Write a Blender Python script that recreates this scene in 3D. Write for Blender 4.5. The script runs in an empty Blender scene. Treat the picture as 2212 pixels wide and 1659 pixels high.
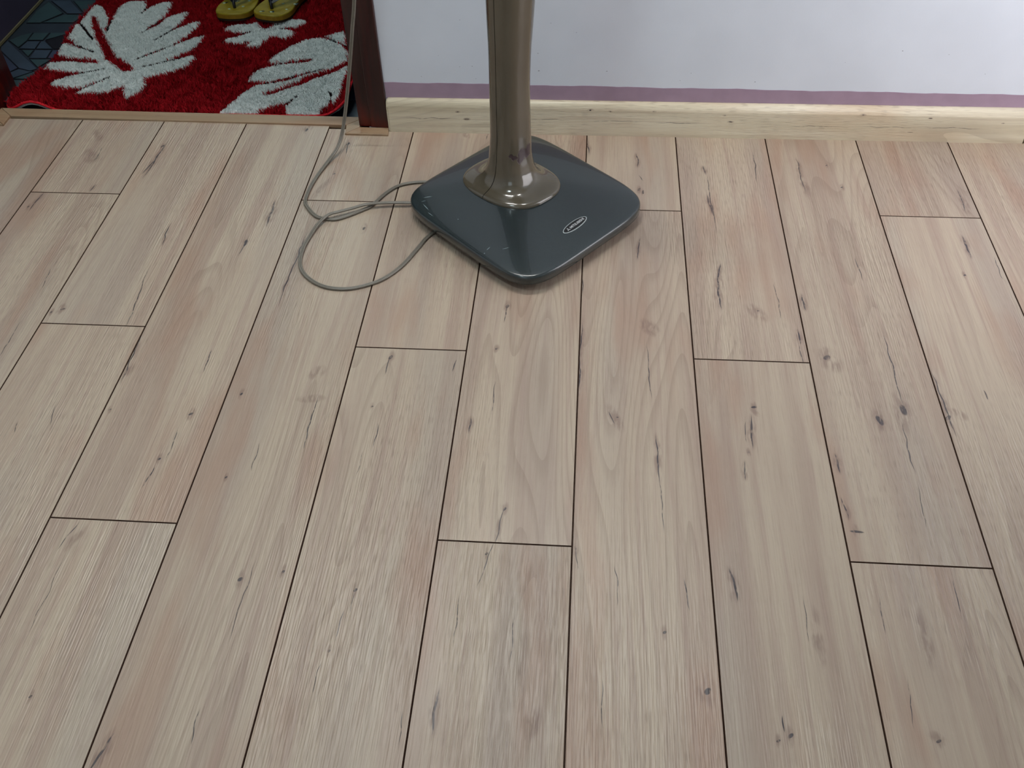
import bpy, bmesh, math, random
import numpy as np
from mathutils import Vector, Matrix
random.seed(7)
rng = np.random.default_rng(7)
scene = bpy.context.scene
COL = scene.collection
PI = math.pi

# ------------------------------------------------------------------ camera
cam_data = bpy.data.cameras.new('camera')
cam_data.sensor_fit = 'HORIZONTAL'
cam_data.sensor_width = 36.0
cam_data.lens = 2082.09 / 2212.0 * 36.0
cam_data.clip_start = 0.02
cam = bpy.data.objects.new('camera', cam_data)
COL.objects.link(cam)
_r = Vector((0.997032, 0.073324, -0.023477))
_d = Vector((0.036304, -0.716654, -0.696484))
_f = Vector((-0.067893, 0.693564, -0.717188))
cam.matrix_world = Matrix(((_r.x, -_d.x, -_f.x, 1.1394),
                           (_r.y, -_d.y, -_f.y, -1.3894),
                           (_r.z, -_d.z, -_f.z, 1.1268),
                           (0, 0, 0, 1)))
scene.camera = cam

# ------------------------------------------------------------------ light, world, exposure
scene.view_settings.view_transform = 'Standard'
scene.view_settings.look = 'None'
scene.view_settings.gamma = 1.0
scene.view_settings.use_curve_mapping = False
scene.view_settings.exposure = 0.0
scene.cycles.use_denoising = True
scene.cycles.sample_clamp_indirect = 4.0
scene.cycles.max_bounces = 5
scene.cycles.diffuse_bounces = 3
scene.cycles.glossy_bounces = 3
scene.cycles.transmission_bounces = 2
scene.cycles.use_adaptive_sampling = True
scene.cycles.adaptive_threshold = 0.10
scene.cycles.adaptive_min_samples = 10
scene.cycles.caustics_reflective = False
scene.cycles.caustics_refractive = False

world = bpy.data.worlds.new('sky')
scene.world = world
world.use_nodes = True
world.node_tree.nodes['Background'].inputs[0].default_value = (0.72, 0.85, 1.0, 1)
world.node_tree.nodes['Background'].inputs[1].default_value = 1.0

def area(name, loc, direction, sx, sy, power, color, spread=180):
    l = bpy.data.lights.new(name, 'AREA')
    l.shape = 'RECTANGLE'; l.size = sx; l.size_y = sy
    l.energy = power; l.color = color; l.spread = math.radians(spread)
    o = bpy.data.objects.new(name, l)
    COL.objects.link(o)
    o.location = loc
    o.rotation_euler = Vector(direction).to_track_quat('-Z', 'Y').to_euler()
    return o

# daylight coming in through the side window and through the window behind the camera
area('side_door_daylight', (2.40, -0.02, 0.72), (-1, 0.42, -0.05), 0.62, 1.25, 6.8, (1.0, 0.94, 0.95), 140)
area('rear_window_daylight', (0.2, -3.30, 1.55), (0, 1, -0.05), 1.4, 1.2, 4.0, (0.80, 1.0, 1.0))
# added, unseen square ceiling lamp that brightens the rug and left floor
area('ceiling_fill_light', (0.25, -0.95, 2.54), (0, 0, -1), 0.36, 0.36, 14.0, (0.82, 1.0, 1.03))
# fluorescent batten high on the wall behind the fan
area('tube_light', (0.80, 0.395, 2.285), (0, -0.35, -1), 1.15, 0.04, 22, (1.0, 0.99, 0.95))
# added fill light beyond the doorway, brightens the rug; no window there
area('far_room_fill_light', (0.2, 2.28, 1.6), (0, -1, -0.35), 0.9, 0.9, 8.0, (0.74, 0.97, 1.0))

# ------------------------------------------------------------------ helpers
def srgb(r, g, b, a=1.0):
    def f(c):
        c /= 255.0
        return c / 12.92 if c <= 0.04045 else ((c + 0.055) / 1.055) ** 2.4
    return (f(r), f(g), f(b), a)

class NT:
    """small node-tree builder"""
    def __init__(self, name):
        self.m = bpy.data.materials.new(name)
        self.m.use_nodes = True
        self.t = self.m.node_tree
        self.b = self.t.nodes['Principled BSDF']
        self.i = 0
    def n(self, kind, ins=None, **kw):
        nd = self.t.nodes.new(kind)
        self.i += 1
        nd.location = (-200 * (self.i % 12) - 300, -150 * (self.i // 12))
        for k, v in kw.items():
            setattr(nd, k, v)
        for k, v in (ins or {}).items():
            self.put(nd.inputs[k], v)
        return nd
    def put(self, sock, v):
        if isinstance(v, bpy.types.NodeSocket):
            self.t.links.new(v, sock)
        else:
            sock.default_value = v
    def math(self, op, a, b=0.0, c=None, clamp=False):
        nd = self.n('ShaderNodeMath', {0: a, 1: b}, operation=op, use_clamp=clamp)
        if c is not None:
            self.put(nd.inputs[2], c)
        return nd.outputs[0]
    def noise(self, vec, scale, detail=2.0, rough=0.5, dist=0.0):
        return self.n('ShaderNodeTexNoise', {'Vector': vec, 'Scale': scale, 'Detail': detail,
                                            'Roughness': rough, 'Distortion': dist}).outputs['Fac']
    def scaled(self, vec, s):
        return self.n('ShaderNodeVectorMath', {0: vec, 1: s}, operation='MULTIPLY').outputs[0]
    def added(self, vec, s):
        return self.n('ShaderNodeVectorMath', {0: vec, 1: s}, operation='ADD').outputs[0]
    def smooth(self, v, lo, hi, a=0.0, b=1.0):
        nd = self.n('ShaderNodeMapRange', {'Value': v, 'From Min': lo, 'From Max': hi, 'To Min': a, 'To Max': b},
                    interpolation_type='SMOOTHSTEP')
        return nd.outputs['Result']
    def mix(self, fac, a, b, blend='MIX'):
        nd = self.n('ShaderNodeMix', {}, data_type='RGBA', blend_type=blend)
        self.put(nd.inputs[0], fac); self.put(nd.inputs[6], a); self.put(nd.inputs[7], b)
        return nd.outputs[2]
    def spot(self, vec, loc, rot, scale, soft=0.0):
        """1 inside an ellipse with the given centre, rotation and half sizes, falling to 0 at its edge"""
        mp = self.n('ShaderNodeMapping', {'Vector': vec, 'Location': loc, 'Rotation': rot, 'Scale': scale}, vector_type='TEXTURE')
        ln = self.n('ShaderNodeVectorMath', {0: mp.outputs[0]}, operation='LENGTH').outputs['Value']
        return self.smooth(ln, 1.0, soft)
    def bump(self, h, dist, strength=1.0):
        nd = self.n('ShaderNodeBump', {'Height': h, 'Distance': dist, 'Strength': strength})
        self.t.links.new(nd.outputs[0], self.b.inputs['Normal'])
    def set(self, **kw):
        names = dict(color='Base Color', rough='Roughness', metal='Metallic', spec='Specular IOR Level',
                     coat='Coat Weight', coat_rough='Coat Roughness', sheen='Sheen Weight')
        for k, v in kw.items():
            self.put(self.b.inputs[names[k]], v)
        return self.m
    def pos(self):
        return self.n('ShaderNodeNewGeometry').outputs['Position']
    def objc(self):
        return self.n('ShaderNodeTexCoord').outputs['Object']

def mesh_obj(name, verts, faces, mat=None, parent=None, smooth=False):
    me = bpy.data.meshes.new(name)
    me.from_pydata([tuple(v) for v in verts], [], faces)
    me.update()
    if mat:
        me.materials.append(mat)
    if smooth:
        me.polygons.foreach_set('use_smooth', [True] * len(me.polygons))
    o = bpy.data.objects.new(name, me)
    COL.objects.link(o)
    if parent:
        o.parent = parent
    return o

def bm_obj(name, bm, mat=None, parent=None, smooth=False):
    bmesh.ops.recalc_face_normals(bm, faces=bm.faces)
    me = bpy.data.meshes.new(name)
    bm.to_mesh(me); bm.free()
    if mat:
        me.materials.append(mat)
    if smooth:
        me.polygons.foreach_set('use_smooth', [True] * len(me.polygons))
    o = bpy.data.objects.new(name, me)
    COL.objects.link(o)
    if parent:
        o.parent = parent
    return o

def add_box(bm, x0, x1, y0, y1, z0, z1):
    vs = [bm.verts.new(c) for c in ((x0, y0, z0), (x1, y0, z0), (x1, y1, z0), (x0, y1, z0),
                                    (x0, y0, z1), (x1, y0, z1), (x1, y1, z1), (x0, y1, z1))]
    for f in ((3, 2, 1, 0), (4, 5, 6, 7), (0, 1, 5, 4), (1, 2, 6, 5), (2, 3, 7, 6), (3, 0, 4, 7)):
        bm.faces.new([vs[i] for i in f])
    return vs

def boxes(name, lst, mat, parent=None, bevel=0.0):
    bm = bmesh.new()
    for b in lst:
        add_box(bm, *b)
    if bevel:
        bmesh.ops.bevel(bm, geom=list(bm.edges), offset=bevel, segments=2, profile=0.5, affect='EDGES')
    return bm_obj(name, bm, mat, parent)

def prism(name, pts, z0, z1, mat, parent=None, bevel=0.0):
    """flat polygon with thickness"""
    n = len(pts)
    a = sum(pts[i][0] * pts[(i + 1) % n][1] - pts[(i + 1) % n][0] * pts[i][1] for i in range(n))
    if a < 0:
        pts = pts[::-1]
    bm = bmesh.new()
    lo = [bm.verts.new((x, y, z0)) for x, y in pts]
    hi = [bm.verts.new((x, y, z1)) for x, y in pts]
    bm.faces.new(lo[::-1])
    top = bm.faces.new(hi)
    for i in range(n):
        bm.faces.new((lo[i], lo[(i + 1) % n], hi[(i + 1) % n], hi[i]))
    if bevel:
        bmesh.ops.bevel(bm, geom=[e for e in bm.edges if top in e.link_faces], offset=bevel, segments=2, profile=0.5, affect='EDGES')
    return bm_obj(name, bm, mat, parent)

def loft(rings, closed=True, cap0=False, cap1=False):
    """verts/faces joining successive rings of equal length"""
    n = len(rings[0])
    verts = [p for r in rings for p in r]
    faces = []
    for k in range(len(rings) - 1):
        for i in range(n if closed else n - 1):
            j = (i + 1) % n
            faces.append((k * n + i, k * n + j, (k + 1) * n + j, (k + 1) * n + i))
    if cap0:
        faces.append(tuple(range(n))[::-1])
    if cap1:
        faces.append(tuple(range((len(rings) - 1) * n, len(rings) * n)))
    return verts, faces

def catmull(pts, sub=8):
    P = [Vector(p) for p in pts]
    P = [P[0] * 2 - P[1]] + P + [P[-1] * 2 - P[-2]]
    out = []
    for i in range(1, len(P) - 2):
        a, b, c, d = P[i - 1], P[i], P[i + 1], P[i + 2]
        for s in range(sub):
            t = s / sub
            out.append(0.5 * (2 * b + (c - a) * t + (2 * a - 5 * b + 4 * c - d) * t * t + (3 * b - a - 3 * c + d) * t ** 3))
    out.append(P[-2].copy())
    return out

def empty(name, loc=(0, 0, 0)):
    o = bpy.data.objects.new(name, None)
    COL.objects.link(o)
    o.location = loc
    o.empty_display_size = 0.05
    return o

def thing(o, label, cat, group=None):
    o['label'] = label; o['category'] = cat
    if group:
        o['group'] = group
    return o

def structure(o, label=None):
    o['kind'] = 'structure'
    if label:
        o['label'] = label
    return o

def keep(o, parent):
    """parent without moving"""
    o.parent = parent
    o.matrix_parent_inverse = Matrix.Translation(parent.location).inverted()
    return o

# ------------------------------------------------------------------ measured data (metres)
MARKS = [["c",0.5192,0.1471,-1.5167,0.0373,0.0032],["k",0.493,0.0506,-1.6134,0.0104,0.0031],["c",0.4921,0.0291,-1.5508,0.0159,0.0013],["c",0.331,0.0695,-1.4912,0.029,0.0018],["c",0.1482,-0.0709,-1.4513,0.0248,0.0013],["c",0.3397,-0.1155,-1.4776,0.0767,0.0015],["k",0.2146,-0.1536,-2.6914,0.0037,0.0021],["k",0.1977,-0.1625,-1.8266,0.003,0.0017],["s",0.2104,-0.1506,1.039,0.0133,0.0058],["c",0.1526,-0.2354,-1.5294,0.0434,0.0012],["c",0.3823,-0.2559,-1.522,0.0624,0.002],["s",0.3885,-0.3004,-1.7503,0.0167,0.0054],["k",0.5945,-0.3446,-1.993,0.0031,0.0019],["s",0.7076,-0.2899,-2.023,0.0146,0.0085],["c",0.7214,-0.4021,-1.5556,0.0543,0.0015],["s",0.7109,-0.349,-3.0115,0.0191,0.006],["c",0.6034,-0.0191,-1.5986,0.0916,0.0017],["k",0.714,0.1062,-1.7897,0.005,0.0027],["k",0.8239,-0.2478,-1.9139,0.0051,0.0027],["c",0.8218,-0.2683,-1.6261,0.0179,0.0014],["k",0.811,-0.3617,-2.6435,0.0027,0.0015],["c",0.8288,-0.421,-1.531,0.0214,0.0011],["c",0.8141,-0.4778,-1.6199,0.0204,0.0011],["k",1.0109,-0.1089,-1.7126,0.0043,0.0025],["c",1.0097,-0.1297,-1.6409,0.0185,0.0014],["k",1.0004,-0.2178,-1.8231,0.0028,0.0016],["c",0.973,-0.3928,-1.5499,0.0147,0.0018],["c",1.0055,-0.3299,-1.5767,0.0316,0.0011],["k",1.0409,-0.5519,-2.1809,0.0036,0.002],["c",1.0357,-0.5821,-1.7199,0.029,0.0013],["s",1.0349,-0.5852,-1.789,0.02,0.0033],["c",1.0221,-0.646,-1.7775,0.0328,0.0013],["k",1.0221,-0.6301,-2.1923,0.0026,0.0016],["c",1.1422,-0.2413,-1.5879,0.0832,0.0019],["c",1.1406,-0.0272,-1.5596,0.0404,0.0013],["c",1.1948,-0.3651,-1.1765,0.0117,0.0015],["s",1.2009,-0.3652,-1.1649,0.0248,0.0065],["k",1.2053,-0.3636,-3.0895,0.0018,0.0011],["s",1.2587,-0.1527,-0.9821,0.0198,0.0096],["c",1.2556,-0.2615,-1.5646,0.0541,0.0013],["c",1.2645,-0.4439,-1.5353,0.0406,0.0017],["c",1.267,-0.5241,-1.5442,0.0493,0.0012],["s",1.2659,-0.4352,-1.5648,0.0215,0.0032],["k",1.1443,-0.6138,1.9982,0.0028,0.0019],["c",1.1461,-0.6316,-1.4715,0.0149,0.001],["c",1.2953,-0.6781,-1.513,0.022,0.0015],["k",1.2639,-0.738,-2.2913,0.0027,0.0018],["c",1.3882,0.0001,-1.7476,0.0228,0.0021],["c",1.3844,-0.0548,-1.5753,0.039,0.0025],["s",1.3862,-0.032,-1.6273,0.0512,0.0058],["s",1.446,-0.105,-1.0512,0.0225,0.0089],["k",1.4505,-0.1,-3.0947,0.002,0.0012],["c",1.4854,-0.0732,-1.5826,0.0431,0.0012],["c",1.5293,-0.0747,-1.5609,0.0187,0.0024],["c",1.5108,-0.1638,-1.6215,0.0161,0.002],["c",1.5089,-0.2073,-1.5539,0.0198,0.0012],["k",1.5493,-0.2126,-2.3647,0.0067,0.0042],["s",1.5525,-0.2233,-1.0648,0.0205,0.0114],["k",1.6091,-0.3498,-1.4209,0.0103,0.004],["k",1.6498,-0.3257,-1.4134,0.0107,0.0047],["s",1.6455,-0.3342,-1.6187,0.0416,0.0072],["c",1.6522,-0.2301,-1.5774,0.0722,0.0015],["c",1.6415,-0.403,-1.6027,0.0438,0.0014],["c",1.6383,-0.5143,-1.6194,0.0324,0.001],["k",1.715,-0.3385,-2.3146,0.0063,0.0029],["c",1.7158,-0.3074,-1.5417,0.0642,0.0018],["s",1.7327,-0.3302,-0.6588,0.014,0.0065],["k",1.8269,0.0137,-2.524,0.0029,0.0017],["c",1.8506,0.0972,-1.5576,0.0288,0.0022],["c",1.7865,-0.2861,-1.5408,0.0096,0.0015],["k",1.5386,-0.5635,-0.1329,0.0082,0.002],["c",1.5296,-0.4404,-1.5205,0.0165,0.0021],["c",1.5288,-0.524,-1.4626,0.0175,0.0017],["k",1.4181,-0.3313,-2.9243,0.0052,0.0022],["s",1.4185,-0.3417,-0.9935,0.0093,0.0036],["c",1.4105,-0.383,-1.6285,0.0294,0.0021],["c",1.4019,-0.3836,-1.6437,0.0188,0.0011],["k",1.4008,-0.4253,-2.005,0.0024,0.0014],["c",1.3923,-0.4608,-1.5677,0.0159,0.0017],["c",1.359,-0.6599,-1.4386,0.0223,0.0025],["s",1.3588,-0.6618,-1.5879,0.0225,0.0044],["k",1.316,-0.8159,-2.326,0.0057,0.0034],["s",1.3117,-0.8161,-2.1533,0.0129,0.0072],["k",1.4071,-0.8678,-2.457,0.0042,0.0022],["k",1.3924,-0.8749,-2.6377,0.0027,0.0014],["c",1.4009,-0.8537,-1.6275,0.0098,0.0011],["k",1.5816,-0.8633,-2.595,0.0035,0.0016],["s",1.5811,-0.8596,2.2239,0.0084,0.005],["k",0.8493,-0.6988,-2.3134,0.0034,0.0019],["c",0.8481,-0.7188,-1.6319,0.014,0.0009],["c",0.8371,-0.7536,-1.5912,0.0204,0.0012],["k",0.8313,-0.791,-2.1659,0.0027,0.0015],["c",0.8242,-0.832,-1.5736,0.0211,0.0009],["k",0.6869,-0.6914,-2.2674,0.0041,0.0025],["c",0.6991,-0.7229,-1.6007,0.0542,0.0011],["k",0.7436,-0.6758,-2.3487,0.003,0.0019],["k",0.525,-0.3921,-2.4105,0.0038,0.0022],["c",0.5145,-0.4543,-1.5427,0.0292,0.0014],["k",0.5059,-0.4863,-2.2465,0.003,0.0018],["c",0.4997,-0.521,-1.7096,0.0193,0.0014],["c",0.4196,-0.6349,-1.8222,0.0221,0.0013],["s",0.4325,-0.6375,-1.8381,0.0194,0.0046],["c",0.4286,-0.7306,-1.5837,0.0537,0.0008],["k",0.3893,-0.3901,-2.1955,0.0028,0.0015],["c",0.2529,-0.4341,-1.5135,0.011,0.0013],["c",0.5845,-0.9406,-1.8371,0.0214,0.0022],["s",0.5866,-0.9379,-1.7297,0.0244,0.0056],["k",0.4682,-0.876,-2.3277,0.0024,0.0015],["c",0.9805,-0.8636,-1.6077,0.0251,0.0023],["s",0.9807,-0.865,-1.5975,0.0284,0.0045],["s",1.0997,-0.8726,-1.7482,0.0187,0.0067],["k",0.5215,0.4587,-1.8736,0.0076,0.0026],["s",0.5228,0.4645,0.8784,0.0136,0.0072],["k",0.6258,0.4059,-2.0567,0.0062,0.003],["c",0.6261,0.3859,-1.5395,0.0173,0.0015],["k",0.6173,0.2903,-2.5297,0.0035,0.0019],["s",0.6017,0.2366,-1.8968,0.0448,0.0052],["c",0.2212,0.3297,-1.6209,0.0601,0.002],["c",0.2163,0.3093,-1.7939,0.0326,0.002],["k",0.2207,0.3822,-2.0977,0.0053,0.002],["s",0.0594,0.4198,-0.9953,0.0239,0.0072],["c",0.1247,0.22,-1.6764,0.0113,0.0019],["c",0.0252,0.1687,-1.6437,0.0272,0.0019],["k",0.0162,0.1498,-2.2133,0.0029,0.0019],["c",0.0886,0.3465,-1.5297,0.0254,0.0015],["s",0.0742,0.3368,-0.9075,0.0277,0.011],["c",1.2467,0.3641,-1.5153,0.0224,0.0019],["c",1.2527,0.2986,-1.1558,0.01,0.0014],["k",1.2468,0.2581,-2.0947,0.0052,0.0023],["k",1.2555,0.2496,-1.5913,0.0067,0.0019],["c",1.1424,0.4164,-1.4976,0.0305,0.002],["c",1.3837,0.333,-1.5237,0.0142,0.0019],["c",1.3864,0.2132,-1.4978,0.0287,0.0023],["c",1.488,0.3503,-1.5935,0.0478,0.0014],["c",1.3897,0.2176,-1.5413,0.0873,0.0014],["c",1.577,0.3242,-1.561,0.0514,0.0019],["s",1.5799,0.2869,-1.4936,0.039,0.0065],["k",1.6542,0.2822,-2.6193,0.0036,0.0019],["k",1.6334,0.3594,-2.4462,0.0028,0.0014],["c",1.8774,0.2431,-1.601,0.0348,0.0018],["s",1.8803,0.2314,-1.5417,0.0255,0.0063],["k",1.8502,0.1088,-1.6966,0.0088,0.0017],["c",1.2435,0.0653,-1.6406,0.0277,0.0017],["c",0.924,0.4453,-1.7463,0.0107,0.0015],["s",0.875,0.453,-0.9871,0.0161,0.0051],["k",1.0912,0.0819,-2.0801,0.003,0.0013],["c",0.9346,-0.2622,-1.632,0.0123,0.0012],["c",0.9405,-0.8854,-1.5459,0.0196,0.0008],["c",0.6894,-0.9011,-1.5101,0.0197,0.0011],["c",0.6517,-0.4727,-1.5434,0.0258,0.0011],["c",0.5151,-0.2718,-1.5403,0.025,0.0016],["k",0.6177,-0.5164,-2.2817,0.0026,0.0014],["c",0.3018,-0.4071,-1.4183,0.0198,0.0011],["c",1.5479,-0.6963,-1.5871,0.0231,0.0009],["c",1.6511,-0.6624,-1.5998,0.0237,0.0009],["s",1.5974,-0.7234,-1.5953,0.0352,0.0054],["c",1.559,-0.8171,-1.6064,0.0268,0.0008],["c",1.4488,-0.7089,-1.5435,0.0305,0.0009],["c",1.2018,-0.6708,-1.5236,0.0284,0.0009],["c",1.1839,-0.8404,-1.5388,0.0269,0.0009],["c",1.0666,-0.7588,-1.5874,0.0299,0.0009],["c",0.9908,-0.7363,-1.568,0.0308,0.0009],["c",1.642,0.0248,-1.5883,0.0298,0.0013],["c",1.8922,0.0359,-1.6093,0.0297,0.0013],["s",1.4604,-0.7317,-1.5681,0.0347,0.0048]]
SPECKS = [[0.8764,0.249,0.00072],[0.8963,0.1495,0.0009],[0.87,0.1481,0.00072],[0.9027,0.1215,0.00072],[0.7392,0.1399,0.00054],[1.0336,0.1801,0.0009],[1.0353,0.1413,0.00144],[1.1763,0.1424,0.00108],[1.3491,0.141,0.00072],[1.3282,0.1241,0.00072],[1.4815,0.1235,0.00108],[1.76,0.195,0.00108],[1.6539,0.1689,0.00054],[1.8515,0.1885,0.00072],[1.9341,0.1481,0.00072],[0.8271,0.1722,0.00054],[1.0598,0.2444,0.00072],[1.1112,0.2256,0.00072],[0.787,0.1249,0.00072]]
WHITE = [[[-0.1842,1.0606],[-0.1664,1.0484],[-0.1487,1.0206],[-0.1301,0.9903],[-0.1178,0.9424],[-0.1051,0.9016],[-0.1108,0.9425],[-0.1166,0.9845],[-0.1248,1.0336],[-0.1202,1.0684],[-0.1068,1.0878],[-0.0645,1.0919],[-0.0499,1.0541],[-0.0509,1.0197],[-0.0417,1.0511],[-0.0291,1.0735],[-0.0132,1.0866],[0.0102,1.0903],[0.0185,1.043],[0.0204,1.0029],[0.01,0.9663],[-0.0106,0.9126],[0.0158,0.9575],[0.027,1.0],[0.0482,1.0219],[0.0698,1.0348],[0.0765,1.0133],[0.0768,0.9769],[0.0598,0.9173],[0.0351,0.8678],[0.0652,0.9262],[0.0871,0.9532],[0.1056,0.9746],[0.12,0.9779],[0.1276,0.9483],[0.1164,0.8956],[0.0938,0.8385],[0.024,0.7604],[0.0656,0.8019],[0.1037,0.8499],[0.1335,0.8846],[0.1604,0.8995],[0.159,0.8458],[0.146,0.8014],[0.0975,0.7465],[0.0552,0.7243],[0.0975,0.7465],[0.1299,0.7686],[0.167,0.7938],[0.1718,0.7698],[0.1676,0.7328],[0.1387,0.7009],[0.107,0.6796],[0.0836,0.6688],[0.0943,0.6342],[0.0919,0.6048],[0.0828,0.5877],[0.0672,0.5753],[0.0511,0.5987],[0.0413,0.6326],[0.02,0.6075],[-0.0115,0.5968],[-0.0466,0.5957],[-0.0639,0.5976],[-0.0511,0.62],[-0.0334,0.6403],[-0.0099,0.6736],[-0.0442,0.635],[-0.0637,0.6196],[-0.1027,0.6208],[-0.1251,0.6251],[-0.1432,0.6345],[-0.1385,0.6571],[-0.1132,0.6782],[-0.0805,0.6945],[-0.0381,0.7139],[-0.0815,0.6971],[-0.1064,0.6938],[-0.1486,0.7003],[-0.1866,0.7122],[-0.193,0.7304],[-0.1876,0.7491],[-0.1569,0.7526],[-0.1151,0.7485],[-0.0621,0.742],[-0.0697,0.7551],[-0.1072,0.7621],[-0.1645,0.7712],[-0.1847,0.7842],[-0.1927,0.8198],[-0.1975,0.8449],[-0.1773,0.8426],[-0.162,0.8318],[-0.0979,0.8003],[-0.1588,0.8374],[-0.1954,0.8734],[-0.1967,0.911],[-0.2011,0.9463],[-0.1885,0.9466],[-0.1274,0.8694],[-0.1766,0.938],[-0.192,0.9555],[-0.1947,0.9766],[-0.1944,1.0196],[-0.1943,1.0604]],[[0.1989,0.9306],[0.2021,0.9483],[0.2211,0.9576],[0.24,0.9616],[0.257,0.9603],[0.2773,0.9714],[0.2889,0.9522],[0.2966,0.9418],[0.3033,0.9349],[0.3155,0.9387],[0.3202,0.9529],[0.319,0.9706],[0.3408,0.9765],[0.3635,0.986],[0.3866,0.9865],[0.3998,0.9797],[0.4084,0.9674],[0.403,0.9584],[0.3906,0.9405],[0.3747,0.9384],[0.3462,0.9342],[0.365,0.9312],[0.3817,0.9229],[0.3922,0.9128],[0.3881,0.8956],[0.3792,0.8851],[0.3644,0.8797],[0.3463,0.8877],[0.335,0.8874],[0.324,0.8668],[0.3141,0.8432],[0.3003,0.8345],[0.2824,0.8357],[0.282,0.849],[0.288,0.8625],[0.2727,0.8537],[0.2512,0.8498],[0.2257,0.8542],[0.214,0.864],[0.2197,0.8811],[0.2404,0.8884],[0.2538,0.899],[0.271,0.9202],[0.257,0.9112],[0.2342,0.9106],[0.2057,0.9186]],[[0.5437,0.823],[0.5176,0.8551],[0.4854,0.8822],[0.4543,0.8899],[0.4248,0.8778],[0.3986,0.852],[0.3774,0.8185],[0.3592,0.7856],[0.3542,0.7643],[0.3691,0.7568],[0.4105,0.7685],[0.4592,0.7831],[0.4595,0.7698],[0.4123,0.7606],[0.3756,0.7517],[0.3468,0.7327],[0.3342,0.7117],[0.3308,0.6862],[0.3311,0.6662],[0.36,0.6621],[0.3952,0.6731],[0.4293,0.6891],[0.4911,0.7317],[0.4311,0.6817],[0.397,0.6657],[0.3576,0.6521],[0.3465,0.637],[0.3368,0.6173],[0.3273,0.5882],[0.3181,0.5597],[0.3078,0.527],[0.3087,0.5157],[0.3508,0.5125],[0.3855,0.5182],[0.4249,0.5538],[0.4488,0.5662],[0.4648,0.6021],[0.4542,0.5641],[0.4503,0.5547],[0.4648,0.5095],[0.4968,0.5061],[0.5361,0.5119],[0.5389,0.5437],[0.5543,0.5627],[0.5652,0.5446],[0.576,0.5634],[0.5758,0.6008],[0.5713,0.6488],[0.5708,0.6833],[0.5603,0.744]],[[0.4712,0.8988],[0.5137,0.9285],[0.5345,0.8501],[0.5074,0.866]]]
VEIN = [[[-0.178,0.9922],[-0.1615,0.9865],[-0.1474,0.9536],[-0.1192,0.9129],[-0.0887,0.8618],[-0.0654,0.8287],[-0.0411,0.7854],[-0.0128,0.7593],[0.007,0.7413],[0.0238,0.7313],[0.0382,0.7057],[0.0194,0.7],[-0.0046,0.7226],[-0.028,0.743],[-0.0517,0.7636],[-0.0738,0.8009],[-0.1035,0.8501],[-0.1341,0.9009],[-0.1563,0.9474]],[[0.3912,0.6045],[0.3912,0.619],[0.4174,0.6343],[0.4389,0.6595],[0.4555,0.6749],[0.457,0.6899],[0.4879,0.7111],[0.5211,0.7351],[0.5589,0.7647],[0.5629,0.744],[0.5258,0.7122],[0.4923,0.691],[0.4625,0.6553],[0.4399,0.6448],[0.4097,0.6147]]]
SLIT = [[[-0.0509,1.0197],[-0.0478,1.0478]],[[-0.0106,0.9126],[0.0178,0.9937]],[[0.0351,0.8678],[0.0788,0.962]],[[0.024,0.7604],[0.11,0.8641]],[[0.0552,0.7243],[0.1431,0.777]],[[-0.1274,0.8694],[-0.1896,0.9496]],[[-0.0979,0.8003],[-0.1654,0.8401]],[[-0.0381,0.7139],[-0.0899,0.6917]],[[-0.0099,0.6736],[-0.0593,0.6148]],[[-0.1038,0.9016],[-0.1208,0.9844]],[[0.3462,0.9342],[0.3686,0.9365]],[[0.2514,0.9076],[0.2715,0.9185]],[[0.2724,0.8604],[0.2871,0.8659]],[[0.3704,0.7516],[0.4598,0.7804]],[[0.3713,0.6575],[0.4937,0.7317]],[[0.4493,0.5639],[0.4667,0.6045]],[[0.5414,0.6188],[0.5567,0.5627]],[[0.4854,0.8822],[0.5368,0.8446]]]
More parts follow.
